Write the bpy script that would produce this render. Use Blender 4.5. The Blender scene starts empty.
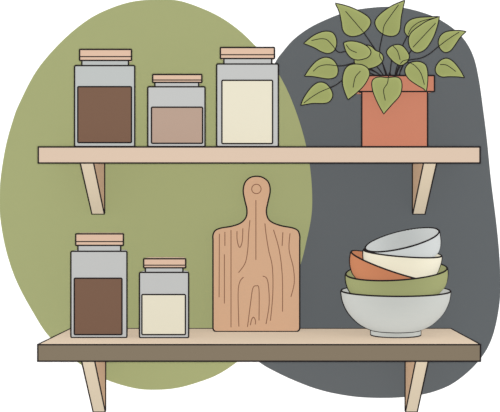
import bpy, bmesh, math
from mathutils import Vector, Matrix

C = bpy.context.scene.collection
# ---------------------------------------------------------------- viewpoint
F = 1770.0            # focal length in pixels
D = 4.0               # camera to the front plane of the shelves (y = 0)
VX, VY = 258.7, 163.0 # pixel straight ahead of the camera
H = 1.60              # height of the camera (underside of the upper shelf)
WALL = 0.386          # face of the painted wall
U = D / F             # one pixel at the front plane, in metres

def at(px, py, Y):
    k = (D + Y) / F
    return Vector(((px - VX) * k, Y, H - (py - VY) * k))

# ---------------------------------------------------------------- materials
GAIN = 1.0
def lin(c):
    c /= 255.0
    return c / 12.92 if c <= 0.04045 else ((c + 0.055) / 1.055) ** 2.4
MATS = {}
def mat(name, rgb, k=1.0, var=0.02, stretch=(1, 1, 1)):
    if name in MATS: return MATS[name]
    m = bpy.data.materials.new(name); m.use_nodes = True
    nt = m.node_tree; nt.nodes.clear()
    out = nt.nodes.new('ShaderNodeOutputMaterial')
    d = nt.nodes.new('ShaderNodeBsdfDiffuse')
    d.inputs['Roughness'].default_value = 1.0
    ks = k if isinstance(k, tuple) else (k, k, k)
    col = [min(0.98, lin(v) * q) for v, q in zip(rgb, ks)]
    tc = nt.nodes.new('ShaderNodeTexCoord'); mp = nt.nodes.new('ShaderNodeMapping')
    mp.inputs['Scale'].default_value = stretch
    nz = nt.nodes.new('ShaderNodeTexNoise'); nz.inputs['Scale'].default_value = .31
    mx = nt.nodes.new('ShaderNodeMix'); mx.data_type = 'RGBA'
    mx.inputs[6].default_value = (*[v * (1 - var) for v in col], 1)
    mx.inputs[7].default_value = (*[min(1, v * (1 + var)) for v in col], 1)
    nt.links.new(tc.outputs['Object'], mp.inputs['Vector'])
    nt.links.new(mp.outputs['Vector'], nz.inputs['Vector'])
    nt.links.new(nz.outputs['Fac'], mx.inputs[0])
    nt.links.new(mx.outputs[2], d.inputs['Color'])
    nt.links.new(d.outputs['BSDF'], out.inputs['Surface'])
    MATS[name] = m
    return m
INK = mat('dark_outline', (36, 32, 33))
PALETTE = dict(
    wall=((255, 255, 255), 1.0), green=((165, 169, 119), (0.9842, 0.9914, 1.0513)), grey=((99, 103, 105), (1.0175, 1.0238, 1.0387)),
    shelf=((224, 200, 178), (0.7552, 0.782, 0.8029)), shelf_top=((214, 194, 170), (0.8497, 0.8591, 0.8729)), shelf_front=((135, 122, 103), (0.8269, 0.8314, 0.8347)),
    strut=((216, 200, 174), (0.7569, 0.7598, 0.7692)), shaded_side=((176, 147, 119), (0.9617, 0.9738, 1.0074)),  # bracket wood, then a darker copy with the side's shade painted in
    jarA=((194, 198, 196), (0.8123, 0.8072, 0.8116)), jarB=((198, 199, 197), (0.8183, 0.8171, 0.8222)), lid=((227, 194, 169), (0.7739, 0.8102, 0.833)),
    brown=((125, 96, 79), (0.8836, 0.8986, 0.9024)), tan=((188, 162, 145), (0.8238, 0.8493, 0.8647)), cream=((233, 226, 203), (0.779, 0.7941, 0.8327)),
    board=((210, 169, 136), (0.9161, 0.9891, 1.0393)), grain=((134, 98, 77), 1.0),
    pot=((203, 131, 105), (0.8298, 0.9051, 0.9213)), leaf=((154, 161, 101), (0.904, 0.8992, 0.9251)), soil=((70, 55, 45), 1.0),
    b_grey=((203, 205, 199), (0.7488, 0.7502, 0.7614)), b_green=((159, 163, 113), (0.7943, 0.7924, 0.8081)), b_terra=((203, 133, 96), (0.7561, 0.7808, 0.7872)),
    b_cream=((238, 231, 207), (0.7624, 0.772, 0.7992)), b_top=((200, 204, 202), (0.8384, 0.8326, 0.8394)))
def M(n):
    c, k = PALETTE[n]
    return mat(n + '_paint', c, k)

# ---------------------------------------------------------------- mesh builder
class MB:
    def __init__(s): s.v = []; s.f = []; s.m = []
    def add(s, vs, fs, mi=0):
        o = len(s.v); s.v += [Vector(v) for v in vs]
        for f in fs: s.f.append([i + o for i in f]); s.m.append(mi)
    def prism_z(s, plan, z0, z1, mi=0, plan_top=None):
        n = len(plan); t = plan_top or plan
        vs = [(x, y, z0) for x, y in plan] + [(x, y, z1) for x, y in t]
        fs = [[i, (i + 1) % n, n + (i + 1) % n, n + i] for i in range(n)]
        fs += [list(range(n))[::-1], list(range(n, 2 * n))]
        s.add(vs, fs, mi)
    def extrude(s, front, off, mi=0):
        """front: list of 3-D points (any polygon); off: vector to the back face"""
        n = len(front); off = Vector(off)
        vs = list(front) + [p + off for p in front]
        fs = [[i, (i + 1) % n, n + (i + 1) % n, n + i] for i in range(n)]
        fs += [list(range(n))[::-1], list(range(n, 2 * n))]
        s.add(vs, fs, mi)
    def tube(s, pts, r, closed=False, mi=1, seg=8):
        P = [Vector(p) for p in pts]
        Q = [P[0]]
        for p in P[1:]:
            if (p - Q[-1]).length > 1e-5: Q.append(p)
        if closed and (Q[0] - Q[-1]).length < 1e-5: Q.pop()
        P = Q; n = len(P)
        if n < 2: return
        T = []
        for i in range(n):
            a = P[(i - 1) % n] if (closed or i > 0) else P[i]
            b = P[(i + 1) % n] if (closed or i < n - 1) else P[i]
            T.append((b - a).normalized())
        ref = Vector((0, 1, 0))
        if max(abs(t.dot(ref)) for t in T) > 0.9: ref = Vector((0.31, 0.12, 0.94)).normalized()
        if max(abs(t.dot(ref)) for t in T) > 0.97: ref = Vector((0.94, 0.12, 0.31)).normalized()
        vs = []; fs = []
        for i in range(n):
            nrm = ref.cross(T[i]).normalized(); bi = T[i].cross(nrm)
            for k in range(seg):
                a = 2 * math.pi * k / seg
                vs.append(P[i] + r * (math.cos(a) * nrm + math.sin(a) * bi))
        m = n if closed else n - 1
        for i in range(m):
            j = (i + 1) % n
            for k in range(seg):
                l = (k + 1) % seg
                fs.append([i * seg + k, i * seg + l, j * seg + l, j * seg + k])
        if not closed:
            fs.append(list(range(seg))[::-1]); fs.append([(n - 1) * seg + k for k in range(seg)])
        s.add(vs, fs, mi)
    def edges(s, pairs, r, mi=1):
        for a, b in pairs:
            a = Vector(a); b = Vector(b); d = (b - a).normalized() * r * 0.8
            s.tube([a - d, b + d], r, False, mi, 8)
    def build(s, name, mats, parent=None, smooth=False):
        me = bpy.data.meshes.new(name)
        o = bpy.data.objects.new(name, me); C.objects.link(o)
        if parent is not None:
            base = Vector(parent['_base']) if '_base' in parent else Vector((0, 0, 0))
            o.parent = parent
        else: base = Vector((0, 0, 0))
        me.from_pydata([tuple(v - base) for v in s.v], [], s.f)
        for m in mats: me.materials.append(m)
        for p, mi in zip(me.polygons, s.m): p.material_index = mi; p.use_smooth = smooth
        bm = bmesh.new(); bm.from_mesh(me)
        bmesh.ops.recalc_face_normals(bm, faces=bm.faces); bm.to_mesh(me); bm.free()
        me.update()
        if parent is not None: o['_base'] = tuple(base)
        return o

def tag(o, label=None, cat=None, group=None, kind=None):
    if label: o['label'] = label
    if cat: o['category'] = cat
    if group: o['group'] = group
    if kind: o['kind'] = kind
    return o
def thing(name, loc, label, cat, group=None):
    o = bpy.data.objects.new(name, None); C.objects.link(o)
    o.location = loc; o['_base'] = tuple(loc); o.empty_display_size = 0.05
    return tag(o, label, cat, group)
def rebase(o, loc):
    """move the origin of a one-mesh thing to its base"""
    loc = Vector(loc)
    for v in o.data.vertices: v.co -= loc
    o.location = loc

def smooth(pts, n=6, closed=True):
    """Catmull-Rom through 2-D points"""
    P = [Vector(p) for p in pts]; N = len(P); out = []
    rng = N if closed else N - 1
    for i in range(rng):
        if closed: a, b, c, d = P[i - 1], P[i], P[(i + 1) % N], P[(i + 2) % N]
        else: a, b, c, d = P[max(i - 1, 0)], P[i], P[i + 1], P[min(i + 2, N - 1)]
        for k in range(n):
            t = k / n
            out.append(0.5 * ((2 * b) + (c - a) * t + (2 * a - 5 * b + 4 * c - d) * t * t + (3 * b - a - 3 * c + d) * t ** 3))
    if not closed: out.append(P[-1])
    return out
def spline_tip(pts, n=6):
    """closed outline whose first point is a sharp tip"""
    return smooth(list(pts) + [pts[0]], n, closed=False)[:-1]
def rrect(x0, y0, x1, y1, r, n=4):
    out = []
    for cx, cy, a0 in ((x1 - r, y1 - r, 0), (x0 + r, y1 - r, 90), (x0 + r, y0 + r, 180), (x1 - r, y0 + r, 270)):
        for k in range(n + 1):
            a = math.radians(a0 + 90 * k / n)
            out.append(Vector((cx + r * math.cos(a), cy + r * math.sin(a))))
    return out
R = 0.0017           # half width of the drawn outlines

# ---------------------------------------------------------------- wall
w = MB()
w.prism_z([(-3, WALL + .004), (3, WALL + .004), (3, WALL + .12), (-3, WALL + .12)], 0, 3.2)
tag(w.build('wall_back', [M('wall')]), 'plain white wall', None, None, 'structure')

def panel(pts, y0, depth, m, label):
    o = MB()
    q = [at(p.x, p.y, y0) for p in smooth(pts, 6)]
    o.extrude(q, (0, depth, 0))
    ob = o.build('wall_panel', [m])
    c = sum(q, Vector()) / len(q)
    rebase(ob, (c.x, y0 + depth, min(p.z for p in q)))
    return tag(ob, label, 'wall decoration', 'painted shapes on the white wall')
green_pts = [(157, -.5), (178, .5), (200, 7.5), (221, 17.5), (240, 31), (257, 47.5), (270, 62), (281, 78), (292, 101), (302, 130), (309, 160),
             (312, 190), (311.5, 215), (306.5, 241), (300, 266), (288, 295), (272, 323), (256, 344), (237, 362), (217, 375),
             (196, 383), (177, 388), (157, 389.8), (135, 388.3), (106, 379.5), (80, 364), (50, 337.5), (32, 310.5),
             (16, 280), (6, 250), (.5, 220), (-.5, 198), (1, 175), (6, 145), (13, 120), (19.5, 103), (37, 70), (62, 41), (87.5, 20), (110, 8.5), (133, 1.5)]
grey_pts = [(275, 63), (283, 51.5), (293, 40), (306, 30), (320, 22.3), (340, 14), (357, 9.6), (379, 7), (397, 7), (412, 9.5),
            (430, 15), (443, 21.5), (455, 30), (466, 42), (474, 58), (479, 80), (483, 108), (487, 140), (491, 180), (496, 220), (499, 250), (500.5, 278),
            (500, 299), (496, 324), (490, 343), (481, 358), (468, 372), (452, 384), (436, 391), (420, 395), (402, 397.3), (382, 398),
            (360, 397.2), (340, 394.5), (322, 390.5), (304, 384.5), (280, 374), (259, 362), (242, 345), (236, 320), (236, 285), (240, 240),
            (246, 190), (254, 130), (264, 90)]
panel(green_pts, WALL, .004, M('green'), 'sage green oval shape on the wall behind the jars and cutting board')
panel(grey_pts, WALL + .002, .002, M('grey'), 'dark grey rounded shape on the wall behind the plant and bowls')

# ---------------------------------------------------------------- shelves
def shelf(py0, py1, xl, xr, bl, br, ym, mtop, mfront, brk, blen, label):
    """py0/py1: top and bottom of the front edge; bl/br: rear corners as pixels on the wall"""
    z1 = H - (py0 - VY) * U; z0 = H - (py1 - VY) * U
    k = (D + WALL) / F
    X = [(xl - VX) * U, (xr - VX) * U, (br - VX) * k, (bl - VX) * k]
    root = thing('wall_shelf', (0, WALL, z0), label, 'shelf', 'wooden wall shelves')
    o = MB()
    yb = WALL
    low = [Vector((X[0], 0, z0)), Vector((X[1], 0, z0)), Vector((X[2], yb, z0)), Vector((X[3], yb, z0))]
    top = [Vector((p.x, p.y, z1)) for p in low]
    o.add(low + top, [[0, 1, 2, 3]], 0)
    o.add(low + top, [[4, 5, 6, 7], [1, 2, 6, 5], [2, 3, 7, 6], [3, 0, 4, 7]], 0)
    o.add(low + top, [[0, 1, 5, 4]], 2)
    prs = [(low[i], low[(i + 1) % 4]) for i in (0, 1, 3)] + [(top[i], top[(i + 1) % 4]) for i in (0, 1, 2, 3)] + [(low[i], top[i]) for i in (0, 1)]
    o.edges(prs, R)
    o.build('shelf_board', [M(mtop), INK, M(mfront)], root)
    for (wl, wr, yf) in brk:      # bracket x-range as pixels on the wall, y of its front top edge
        x0 = (wl - VX) * k; x1 = (wr - VX) * k
        zb = z0 - blen * U
        th = .006
        b = MB()
        # strut: slanting plank
        a = [(yf, z0), (yf + th, z0), (yb, zb + .006), (yb, zb), (yb - .004, zb)]
        b.extrude([Vector((x0, y, z)) for y, z in a], (x1 - x0, 0, 0))
        fl = [Vector((x0, yf, z0)), Vector((x1, yf, z0)), Vector((x1, yb - .004, zb)), Vector((x0, yb - .004, zb))]
        b.edges([(fl[i], fl[(i + 1) % 4]) for i in range(4)], R)
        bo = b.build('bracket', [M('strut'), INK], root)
        g = MB()
        e = .0006
        tri = [(yf + th, z0 - .0002), (yb, z0 - .0002), (yb, zb + .007)]
        g.extrude([Vector((x0 + e, y, z)) for y, z in tri], (x1 - x0 - 2 * e, 0, 0))
        for xx in (x0 - R * .5, x1 + R * .5):
            g.edges([(Vector((xx, yb - R, z0)), Vector((xx, yb - R, zb + .003)))], R)
        go = g.build('shaded_side', [M('shaded_side'), INK], bo)  # bracket side face, its shade put into the material colour
        tag(go, 'side of the bracket, shade painted in as darker brown')
    return root
inner = WALL
shelf(147, 163, 38.3, 480, (38.3 - VX) / 1.0965 + VX, (480 - VX) / 1.0965 + VX, 0, 'shelf', 'shelf',
      [(92.0, 104.4, .098), (412.7, 424.9, .098)], 55.8,
      'upper light wooden wall shelf carrying three jars and the potted plant')
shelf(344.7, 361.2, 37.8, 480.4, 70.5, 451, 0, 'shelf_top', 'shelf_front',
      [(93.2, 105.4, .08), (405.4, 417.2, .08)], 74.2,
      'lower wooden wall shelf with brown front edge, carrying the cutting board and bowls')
ZU = H + 16 * U       # top of the upper shelf
ZL = H - 182 * U      # top of the lower shelf

# ---------------------------------------------------------------- jars
def plan(x0, x1, y, d, rear, tp, rf=.001):
    """plan outline, flat front, rounded rear corners, slightly narrower at the back"""
    pts = [(x0, y), (x1, y)]
    for k in range(7):
        a = math.radians(90 * k / 6)
        pts.append((x1 - tp - rear + rear * math.cos(a), y + d - rear + rear * math.sin(a)))
    for k in range(7):
        a = math.radians(90 + 90 * k / 6)
        pts.append((x0 + tp + rear + rear * math.cos(a), y + d - rear + rear * math.sin(a)))
    return pts
def outline_front(mb, x0, x1, z0, z1, y, rr=.003, r=R):
    mb.tube([Vector((p.x, y, p.y)) for p in rrect(x0, z0, x1, z1, rr)], r, True)
def jar(body, neck, lid, line, cont, zbase, Y, mjar, mcont, label, clabel, dep=.075):
    k = (D + Y) / F
    X = lambda p: (p - VX) * k
    Z = lambda p: H - (p - VY) * k
    zb = zbase
    ztop = Z(body[2]); xc = (X(body[0]) + X(body[1])) / 2
    root = thing('jar', (xc, Y + dep / 2, zb), label, 'jar', 'glass storage jars with wooden lids')
    b = MB()
    sg = .0045
    x0, x1 = X(body[0]), X(body[1])
    b.prism_z(plan(x0, x1, Y, dep, .022, sg), zb, ztop)
    outline_front(b, x0, x1, zb + R, ztop, Y)
    n0, n1 = X(neck[0]), X(neck[1]); zn = Z(lid[3])
    yn = Y + .004
    b.prism_z(plan(n0, n1, yn, dep - .012, .02, .003), ztop, zn)
    b.edges([((n0, yn, ztop), (n0, yn, zn)), ((n1, yn, ztop), (n1, yn, zn))], R)
    b.build('glass_body', [M(mjar), INK], root)
    l = MB()
    yl = Y + .001
    l0, l1 = X(lid[0]), X(lid[1]); zl0, zl1 = Z(lid[3]), Z(lid[2])
    l.prism_z(plan(l0, l1, yl, dep - .006, .02, .003), zl0, zl1)
    outline_front(l, l0, l1, zl0, zl1, yl, .0012)
    zz = Z(line)
    l.edges([((l0, yl, zz), (l1, yl, zz))], R * .75)
    l.build('lid', [M('lid'), INK], root)
    c = MB()
    c0, c1, cz1, cz0 = X(cont[0]), X(cont[1]), Z(cont[2]), Z(cont[3])
    e = .0008
    c.prism_z([(c0, Y - e), (c1, Y - e), (c1 - .003, Y + dep + e), (c0 + .003, Y + dep + e)], cz0, cz1)
    ya, yb = Y + .008, Y + dep - .026
    f = lambda y: sg * (y - Y) / dep
    c.prism_z([(x0 + f(ya) - e, ya), (x1 - f(ya) + e, ya), (x1 - f(yb) + e, yb), (x0 + f(yb) - e, yb)], cz0, cz1)
    outline_front(c, c0, c1, cz0, cz1, Y - e, .0025)
    tag(c.build('contents', [M(mcont), INK], root), clabel)
    return root
YU = .06
jar((74.6, 134.7, 65.6), (81.7, 128.3), (79.6, 131.4, 49.4, 60.4), 56.6, (77.8, 131.5, 86.7, 142.6), ZU, YU, 'jarA', 'brown',
    'tall square jar of dark brown contents on the upper shelf, leftmost', 'dark brown jar contents')
jar((147.8, 205, 86.8), (154.8, 198.6), (152.7, 201.8, 74.5, 82.4), 80, (151.5, 202.6, 107.2, 143.3), ZU, YU, 'jarB', 'tan',
    'short squat jar of pinkish tan contents on the upper shelf', 'pinkish tan jar contents')
jar((216.7, 278.3, 64), (223.9, 271.7), (220.4, 274.4, 47.5, 58.5), 54.7, (221.9, 272.6, 80.3, 143.6), ZU, YU, 'jarB', 'cream',
    'tall wide jar of cream contents on the upper shelf, nearest the plant', 'cream jar contents')
YJ = .153
jar((70.9, 126.9, 251.3), (77.8, 120.5), (75.7, 123.3, 233.9, 245.4), 241.6, (74.3, 122, 278.2, 334.6), ZL, YJ, 'jarB', 'brown',
    'tall square jar of dark brown contents on the lower shelf', 'dark brown jar contents')
jar((139.5, 188.6, 272.4), (145.3, 182.8), (143.7, 185.6, 258.8, 267.8), 265.2, (141.9, 185.4, 294.5, 334.6), ZL, YJ - .004, 'jarB', 'cream',
    'small jar of cream contents on the lower shelf beside the cutting board', 'cream jar contents')

# ---------------------------------------------------------------- cutting board
BY = .305
top = [(213, 240), (213, 235), (215.2, 230.6), (220.9, 228.1), (231.9, 226.2), (240.7, 223), (246, 217.3), (246.9, 209.6), (244.9, 200.8),
       (243.2, 190.9), (245.1, 182.4), (250.2, 177.6), (256.6, 176.3), (263, 177.6), (268.5, 182.4), (270.2, 190.9), (268, 201.9), (266.4, 210.7), (267.9, 218.2), (272.6, 222.6),
       (281.4, 225.8), (292.4, 227.9), (297.7, 230.5), (299.7, 235.5), (299.7, 241)]
o2 = [Vector(p) for p in smooth(top, 5, closed=False)]
bl, brr, bb = 213, 299.7, 331.6
for a in range(0, 91, 18):
    t = math.radians(a); o2.append(Vector((brr - 3.6 + 3.6 * math.cos(t), bb - 3.6 + 3.6 * math.sin(t))))
for a in range(90, 181, 18):
    t = math.radians(a); o2.append(Vector((bl + 3.6 + 3.6 * math.cos(t), bb - 3.6 + 3.6 * math.sin(t))))
LEAN = .048 / 155
def bp(x, y, dy=0):
    """point on the leaning front face"""
    Y = BY + (331.6 - y) * LEAN
    p = at(x, y, Y); p.y += dy
    return p
cb = MB()
cb.extrude([bp(p.x, p.y) for p in o2], (0, .018, 0))
cb.tube([bp(p.x, p.y) for p in o2], R * 1.05, True)
cb.tube([bp(p.x, p.y, .018) for p in o2], R * .6, True)
grain = [[(219.4, 233.8), (219.1, 297.3)], [(224.9, 232), (224.9, 245.9)], [(224.4, 254.4), (224.4, 303.5)], [(231, 230), (231, 327.4)],
    [(237, 231.2), (237.2, 240.4), (239.6, 247.5), (242.2, 241.5), (242.9, 228.3)],
    [(249.9, 220.2), (248.6, 233.8), (247.7, 250), (245.1, 263.2), (238.5, 272.7)], [(255.9, 200.1), (255.9, 259.9)],
    [(264.9, 223.5), (266, 233.8), (268.6, 250), (272.4, 267.6), (272.8, 294), (270.4, 320.8)],
    [(273.5, 229.8), (279.2, 250), (282.3, 276.4), (282.5, 311.6)], [(282.9, 232.3), (282.1, 245.9)],
    [(290, 233.4), (289.1, 250), (293.3, 267.6), (294.2, 283), (290.9, 296.9)],
    [(243.6, 277.1), (239.8, 281.9), (238.1, 294), (238.9, 326.6)],
    [(247.5, 327), (250.6, 302.8), (252.8, 288.5), (256.1, 285.9), (259, 289.5), (259, 320.4)],
    [(250.4, 325.2), (251.7, 319.3), (253.7, 317.3), (255.4, 320.4), (255.4, 324.4)],
    [(262.7, 276), (266.7, 278.4), (268.6, 287.4), (269.1, 305), (266, 324.1)]]
for g in grain:
    pts = smooth(g, 6, closed=False) if len(g) > 2 else [Vector(g[0]), Vector(g[1])]
    cb.tube([bp(p.x, p.y, .0003) for p in pts], .0013, False, 2, 6)
cb.tube([bp(256.4 + 4.7 * math.cos(a / 24 * 2 * math.pi), 189 + 4.7 * math.sin(a / 24 * 2 * math.pi), .0003) for a in range(24)], .0013, True, 2, 6)
ob = cb.build('cutting_board', [M('board'), INK, M('grain')])
rebase(ob, (at(256.4, 331.6, BY).x, BY + .009, ZL))
tag(ob, 'wooden cutting board with rounded handle leaning upright on the lower shelf', 'cutting board')

# ---------------------------------------------------------------- bowls
def bowl(cx, cy, Y, prof, roll, pitch, mo, label, foot=None, wall=1.0, hidden=False):
    k = (D + Y) / F
    c = at(cx, cy, Y)
    rot = Matrix.Rotation(math.radians(roll), 4, 'Y') @ Matrix.Rotation(math.radians(pitch), 4, 'X')
    tr = Matrix.Translation(c) @ rot
    # smooth outer profile
    sp = smooth(prof, 5, closed=False)
    outer = [(p.x * k, -p.y * k) for p in sp]
    bot = outer[-1]
    th = wall * k
    prof3 = list(outer)
    if foot:
        fr, fh = foot
        prof3 += [(fr * k, -fh * k), ((fr - 2.5) * k, -fh * k), ((fr - 3) * k, (-fh + 2.5) * k), (0, (-fh + 2.5) * k)]
    else:
        prof3 += [(0, bot[1] - .001)]
    inner = [(max(r - th, 0), z + (th if i > len(outer) * .5 else 0)) for i, (r, z) in enumerate(outer)]
    inner[0] = (outer[0][0] - th, outer[0][1])
    prof3 = [(0, inner[-1][1])] + inner[::-1] + prof3
    seg = 64
    b = MB(); vs = []; fs = []
    n = len(prof3)
    for j in range(seg):
        a = 2 * math.pi * j / seg
        for r, z in prof3: vs.append(tr @ Vector((r * math.cos(a), r * math.sin(a), z)))
    for j in range(seg):
        l = (j + 1) % seg
        for i in range(n - 1):
            fs.append([j * n + i, l * n + i, l * n + i + 1, j * n + i + 1])
    b.add(vs, fs)
    rim = [tr @ Vector(((outer[0][0] - .0006) * math.cos(2 * math.pi * a / 72), (outer[0][0] - .0006) * math.sin(2 * math.pi * a / 72), 0)) for a in range(72)]
    b.tube(rim, R * 1.12, True)
    for sgn in (1, -1):
        b.tube([tr @ Vector((sgn * (r + .0003), 0, z)) for r, z in outer], R * 1.12)
    if foot:
        fr, fh = foot
        for rr, zz in ((bot[0], bot[1]), (fr * k, -fh * k + R)):
            b.tube([tr @ Vector((rr * math.cos(2 * math.pi * a / 48), rr * math.sin(2 * math.pi * a / 48), zz)) for a in range(48)], R * .9, True)
        for sgn in (1, -1):
            b.edges([(tr @ Vector((sgn * bot[0], 0, bot[1])), tr @ Vector((sgn * fr * k, 0, -fh * k + R)))], R * .9)
    ob = b.build('bowl', [M(mo), INK], None, True)
    me = ob.data
    bm = bmesh.new(); bm.from_mesh(me)
    bmesh.ops.remove_doubles(bm, verts=bm.verts, dist=1e-6)
    for e in bm.edges:
        if len(e.link_faces) == 2 and e.calc_face_angle(0) > math.radians(50): e.smooth = False
    bm.to_mesh(me); bm.free()
    low = min(v.co.z for v in me.vertices)
    rebase(ob, (c.x, c.y, low))
    return tag(ob, label, 'bowl', 'bowls stacked on the lower shelf')
YB = .206
bowl(395.8, 290.8, YB, [(54.7, 0), (53, 10.5), (47.6, 21.8), (38.8, 31.3), (31, 36.3), (25, 38.9)], 0, 1.6, 'b_grey',
     'large light grey footed bowl at the bottom of the bowl stack', foot=(25, 44.7))
bowl(396.3, 271, YB, [(50.8, 0), (50.9, 7), (49, 15), (45.3, 20.5), (37, 27.5), (25, 31)], -4, 6.5, 'b_green',
     'olive green bowl nested in the large light grey footed bowl')
bowl(394, 266, YB, [(45.2, 0), (43.7, 8), (40.5, 15), (35.6, 21), (26.5, 25.5), (17, 27.5)], 18, 5.5, 'b_terra',
     'terracotta orange bowl tilted down to the right inside the green bowl')
bowl(402.5, 252.9, YB, [(39.2, 0), (38.8, 7), (35.5, 18), (29, 24), (17, 28)], 4, 3, 'b_cream',
     'cream bowl resting in the terracotta orange bowl')
bowl(402.1, 239.7, YB, [(38, 0), (37, 10), (34.3, 17.5), (30, 21.5), (21, 24.3), (13, 25)], -14.2, 9.5, 'b_top',
     'light grey bowl at the top of the bowl stack, tilted to show its inside')

# ---------------------------------------------------------------- potted plant
PY = .10
kp = (D + PY) / F
root = thing('potted_plant', ((394.7 - VX) * kp, PY + .08, ZU), 'leafy green plant in a terracotta pot on the upper shelf', 'plant')
p = MB()
x0, x1 = (361.8 - VX) * kp, (427.5 - VX) * kp
zr0 = H - (91.5 - VY) * kp; zr1 = H - (75.6 - VY) * kp
p.prism_z(plan(x0, x1, PY, .155, .05, .006), ZU, zr0)
outline_front(p, x0, x1, ZU + R, zr0, PY, .0015)
p.build('pot', [M('pot'), INK], root)
q = MB()
ry = PY - .012; kr = (D + ry) / F
r0, r1 = (355.2 - VX) * kr, (434.4 - VX) * kr
pl = plan(r0, r1, ry, .179, .055, .007)
cxm = (r0 + r1) / 2; cym = ry + .09
zr0r, zr1r = H - (91.5 - VY) * kr, H - (75.6 - VY) * kr
# rim ring, open on top
n = len(pl)
inn = [((x - cxm) * .9 + cxm, (y - cym) * .9 + cym) for x, y in pl]
zi = zr1r - .014
vs = [(x, y, zr0r) for x, y in pl] + [(x, y, zr1r) for x, y in pl] + [(x, y, zr1r) for x, y in inn] + [(x, y, zr0r) for x, y in inn]
fs = []
for i in range(n):
    j = (i + 1) % n
    for a in range(4):
        b_ = (a + 1) % 4
        fs.append([a * n + i, a * n + j, b_ * n + j, b_ * n + i])
q.add(vs, fs)
outline_front(q, r0, r1, zr0r, zr1r, ry, .0012)
q.build('pot_rim', [M('pot'), INK], root)
so = MB()
inn2 = [((x - cxm) * .895 + cxm, (y - cym) * .895 + cym) for x, y in pl]
so.prism_z(inn2, zr0r + .002, zi)
so.build('soil', [M('soil'), INK], root)

def ray_s(c, p, poly):
    """fraction of the way from c to the outline at p"""
    d = p - c
    if d.length < 1e-6: return 0
    best = 1e9
    for i in range(len(poly)):
        a, b = poly[i], poly[(i + 1) % len(poly)]
        e = b - a
        den = d.x * e.y - d.y * e.x
        if abs(den) < 1e-9: continue
        t = ((a.x - c.x) * e.y - (a.y - c.y) * e.x) / den
        u = ((a.x - c.x) * d.y - (a.y - c.y) * d.x) / den
        if t > 0 and -1e-6 <= u <= 1 + 1e-6: best = min(best, t)
    return min(1.0, 1 / best)
def leaf(pts, Y0, veins, tilt=(0, 0), sharp=True):
    out = spline_tip(pts, 5) if sharp else smooth(pts, 5)
    c = sum(out, Vector((0, 0))) / len(out)
    cup = .006
    def Yf(p, s): return Y0 + tilt[0] * (p.x - c.x) * U + tilt[1] * (p.y - c.y) * U - cup * (1 - s * s)
    b = MB(); th = .0012
    rings = [1, .75, .5, .25]
    vs = []; n = len(out)
    for side in (0, th):
        for s in rings:
            for p in out:
                w_ = c + (p - c) * s
                v = at(w_.x, w_.y, Yf(w_, s)); v.y += side; vs.append(v)
        v = at(c.x, c.y, Yf(c, 0)); v.y += side; vs.append(v)
    fs = []; off = len(rings) * n + 1
    for sd in (0, 1):
        o = sd * off
        for k in range(len(rings) - 1):
            for i in range(n):
                j = (i + 1) % n
                fs.append([o + k * n + i, o + k * n + j, o + (k + 1) * n + j, o + (k + 1) * n + i])
        k = len(rings) - 1
        for i in range(n): fs.append([o + k * n + i, o + k * n + (i + 1) % n, o + off - 1])
    for i in range(n): fs.append([i, (i + 1) % n, off + (i + 1) % n, off + i])
    b.add(vs, fs)
    b.tube([at(p.x, p.y, Yf(p, 1)) for p in out], .00125, True)
    for vn in veins:
        pp = smooth(vn, 5, closed=False) if len(vn) > 2 else [Vector(vn[0]) + (Vector(vn[1]) - Vector(vn[0])) * i / 8 for i in range(9)]
        b.tube([at(p.x, p.y, Yf(p, ray_s(c, p, out)) - .0004) for p in pp], .0009, False, 1, 6)
    b.build('leaf', [M('leaf'), INK], root, True)
def stem(pts, Ys):
    """pts pixels, Ys depths at first and last"""
    pp = smooth(pts, 6, closed=False) if len(pts) > 2 else [Vector(pts[0]), Vector(pts[1])]
    n = len(pp) - 1
    b = MB()
    b.tube([at(p.x, p.y, Ys[0] + (Ys[1] - Ys[0]) * i / n) for i, p in enumerate(pp)], .0011, False, 0, 7)
    b.build('stem', [INK], root, True)
SY = .17
# leaves: (outline from the tip, depth, veins)
leaf([(335.2, 3.1), (348.3, 6.4), (360.1, 11.6), (368.6, 17.3), (370.7, 22.8), (367.6, 29.1), (361, 34.4), (352.8, 36.5), (346.5, 34.6), (342.8, 30), (341.4, 21.9), (339.2, 11.8)],
     .12, [[(345.6, 11.3), (363.4, 32)]])
leaf([(303.7, 43.4), (311.9, 36.6), (319.1, 32.8), (326.4, 31.2), (332.8, 32.8), (336.1, 38.3), (336.4, 45.5), (333.7, 51), (328.3, 53.4), (321.9, 51.9), (313.7, 47.4)],
     .11, [[(311.5, 40.6), (320.1, 38.8), (326.4, 39.5), (331, 43.7), (335.2, 49)]])
leaf([(304.5, 76.2), (310.5, 67.3), (317.7, 60.2), (325.9, 57.3), (333.2, 60), (337.4, 66.4), (337.9, 72.7), (335.4, 77), (328.6, 78.8), (318.6, 77.4), (311.4, 76.3)],
     .10, [[(313.2, 71.3), (318.6, 66.7), (325, 64.9), (331, 65), (337, 65.8)]])
leaf([(300.8, 105.3), (304.1, 97.3), (311.4, 87.3), (318.6, 82.4), (325.9, 83.6), (331.4, 90.2), (332.6, 96.4), (329.5, 101.5), (324.1, 103.3), (313.2, 103.3), (305.9, 104.4)],
     .09, [[(303.7, 103.1), (311.4, 97.3), (320.5, 91.8), (331, 87.4)]])
leaf([(343.6, 42.8), (348.7, 41.2), (356, 41.6), (364, 44.3), (369.1, 48.2), (370.9, 52.6), (368.4, 56.9), (363.3, 59.1), (356.7, 59.9), (350.9, 57.7), (346.6, 52.6), (344.4, 46.7)],
     .075, [[(346.1, 44.6), (350.2, 49.7), (356.7, 52.6)]])
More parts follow.
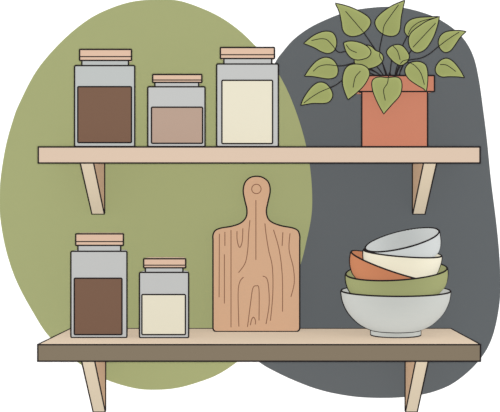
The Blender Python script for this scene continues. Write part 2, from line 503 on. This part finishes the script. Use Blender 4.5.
leaf([(354.6, 63), (354.6, 58), (357, 50), (362, 46), (366.9, 45.2), (371.3, 46.5), (375.7, 50.5), (379.6, 52.1), (382.8, 55.5), (383.1, 59.9), (380, 64.2), (374.9, 67.1), (368.4, 68.6), (363, 67.9), (358, 65.6)],
     .10, [[(380, 52.8), (379.7, 56), (382, 60.5)]], sharp=False)
leaf([(348, 99.6), (345, 92.7), (342.6, 83.6), (343.2, 74.5), (346.7, 67), (353.1, 64.2), (361.8, 64.7), (367.7, 68.2), (369.6, 73.7), (367.7, 79.5), (363.3, 86.3), (355.5, 93.8)],
     .065, [[(360.4, 71.2), (355.3, 77.3), (353.1, 87.5)]])
leaf([(383.7, 114), (378, 103.8), (373, 91.8), (371.8, 82.5), (374.6, 78.3), (380, 77), (387.3, 77.6), (396, 77), (400.7, 79.5), (402, 87), (399.6, 95.8), (391.5, 105)],
     .062, [[(388.3, 77.8), (387.3, 83.5), (383.6, 90), (385.3, 100.5)]])
leaf([(404.8, .3), (394.2, 4.6), (385.4, 9.9), (377.9, 16.5), (374.9, 22.5), (377.7, 29.7), (384.3, 34.8), (392, 36.3), (397.5, 34.1), (400.1, 28.6), (401, 18.7), (402.8, 8.8)],
     .13, [[(398.6, 4.8), (390.9, 15.4), (384.3, 25.3), (382.9, 33.5)]])
leaf([(439.5, 16.5), (427.2, 20.9), (417.3, 27.3), (410.9, 33), (408.5, 39.6), (409.8, 47.3), (414, 51.9), (419.5, 52.4), (426.1, 48.5), (432.7, 38.5), (437.1, 27)],
     .09, [[(435.6, 23.1), (412.9, 47.3)]])
leaf([(438.6, 16.5), (429.4, 16.9), (418.4, 17.6), (410.7, 19.8), (405.9, 24.4), (404.5, 30.8), (407, 35.4), (412, 36), (420, 33), (431, 25)],
     .115, [[(408.2, 34.5), (411.5, 28), (418.5, 22.5), (427, 19.6), (436.5, 17.6)]])
leaf([(466.1, 31.5), (458, 30.5), (447, 31.5), (440.8, 35.4), (438.3, 41.8), (440, 48.4), (444.8, 52.4), (450.3, 50.8), (454.9, 45.1), (460.2, 37.3)],
     .11, [[(459.1, 32.1), (449.2, 38.5), (438.8, 46.2)]])
leaf([(464.4, 77.7), (460.2, 70.2), (453.6, 62), (447, 58.3), (440.4, 60.5), (435.7, 67.1), (436.2, 73.2), (441.5, 76.8), (449.2, 76.6), (458, 76.8)],
     .10, [[(440, 64.5), (447, 65.3), (455.8, 71.5)]])
leaf([(386.6, 52.6), (390.2, 46.9), (396.7, 44.6), (402.6, 46), (407.5, 51.8), (409.3, 56.9), (406.9, 62), (401.8, 65.2), (397.3, 64.2), (391.6, 59.9)],
     .105, [[(393.1, 46), (397.5, 51.1), (400.1, 59.9)], [(400.4, 64), (402.9, 61), (408.2, 59.6)]], sharp=False)
leaf([(426.2, 92), (423.5, 88.8), (416.4, 84.6), (408.6, 78.8), (405, 72.2), (406.2, 66.4), (411.3, 62.3), (419.3, 61.6), (425.1, 64.4), (427.3, 69.8), (427.8, 78), (427.2, 86)],
     .06, [[(410, 62.8), (415, 65.7), (420.8, 73), (424.4, 84.6)]])
# stems
stem([(363.4, 32), (369.5, 41), (375.6, 50.1), (382, 62), (388, 77.5)], (.122, SY))
stem([(382.9, 33.5), (381, 42), (379.7, 51.7), (382.5, 63), (386.5, 77.5)], (.132, SY + .005))
stem([(335.2, 49), (337.5, 51.6), (340.8, 52.5), (346, 51.8), (360, 56), (375, 65), (385, 77.5)], (.112, SY + .01))
stem([(337, 65.8), (344, 65.6), (352, 63.4), (358, 62.6), (368, 67.5), (376, 72), (382.5, 77.5)], (.102, SY))
stem([(331, 87.4), (336.5, 84.6), (342.6, 80), (352, 74), (366, 72), (380, 77.5)], (.092, SY + .01))
stem([(369, 69.3), (375.5, 72.2), (381, 75.5), (384, 77.5)], (.11, SY - .01))
stem([(391.6, 60), (390.6, 68), (389.4, 77.5)], (.11, SY))
stem([(407.5, 35.6), (405.3, 40), (402.8, 45.5), (400, 58), (396, 70), (394.8, 77.5)], (.118, SY))
stem([(438.8, 46.2), (429.4, 53.9), (420.6, 58.2), (411.8, 59.6), (405, 61.8), (400.5, 66), (397.5, 72), (396.5, 77.5)], (.112, SY))
stem([(410, 62.8), (406.5, 62.6), (403.3, 65), (400.6, 70), (399.2, 77.5)], (.062, SY - .02))
stem([(399.5, 65), (397, 71), (395.6, 77.5)], (.108, SY - .01))
stem([(413, 47.5), (408, 56), (403, 66), (398, 77.5)], (.11, SY + .02))
stem([(388.3, 77.9), (389, 74), (390, 73), (391.5, 77.5)], (.062, SY - .02))

# ---------------------------------------------------------------- light
lt = bpy.data.lights.new('added_camera_lamp', 'POINT'); lt.energy = 780; lt.shadow_soft_size = .04  # added lamp at the camera, so shadows fall hidden behind objects
lo = bpy.data.objects.new('added_camera_lamp', lt); C.objects.link(lo); lo.location = (0, -D, H)
wd = bpy.data.worlds.new('World'); bpy.context.scene.world = wd; wd.use_nodes = True
bg = wd.node_tree.nodes['Background']; bg.inputs['Color'].default_value = (1, 1, 1, 1); bg.inputs['Strength'].default_value = .31

# ---------------------------------------------------------------- camera
cd = bpy.data.cameras.new('Camera'); cam = bpy.data.objects.new('Camera', cd); C.objects.link(cam)
cam.location = (0, -D, H); cam.rotation_euler = (math.pi / 2, 0, 0)
cd.sensor_fit = 'HORIZONTAL'; cd.sensor_width = 36; cd.lens = F * 36 / 500
cd.shift_x = (250 - VX) / 500; cd.shift_y = -(206 - VY) / 500
cd.clip_start = .1; cd.clip_end = 50
sc = bpy.context.scene; sc.camera = cam
for o in bpy.data.objects:
    if '_base' in o: del o['_base']
vs = sc.view_settings; vs.view_transform = 'Standard'; vs.look = 'None'; vs.gamma = 1; vs.exposure = 0; vs.use_curve_mapping = False
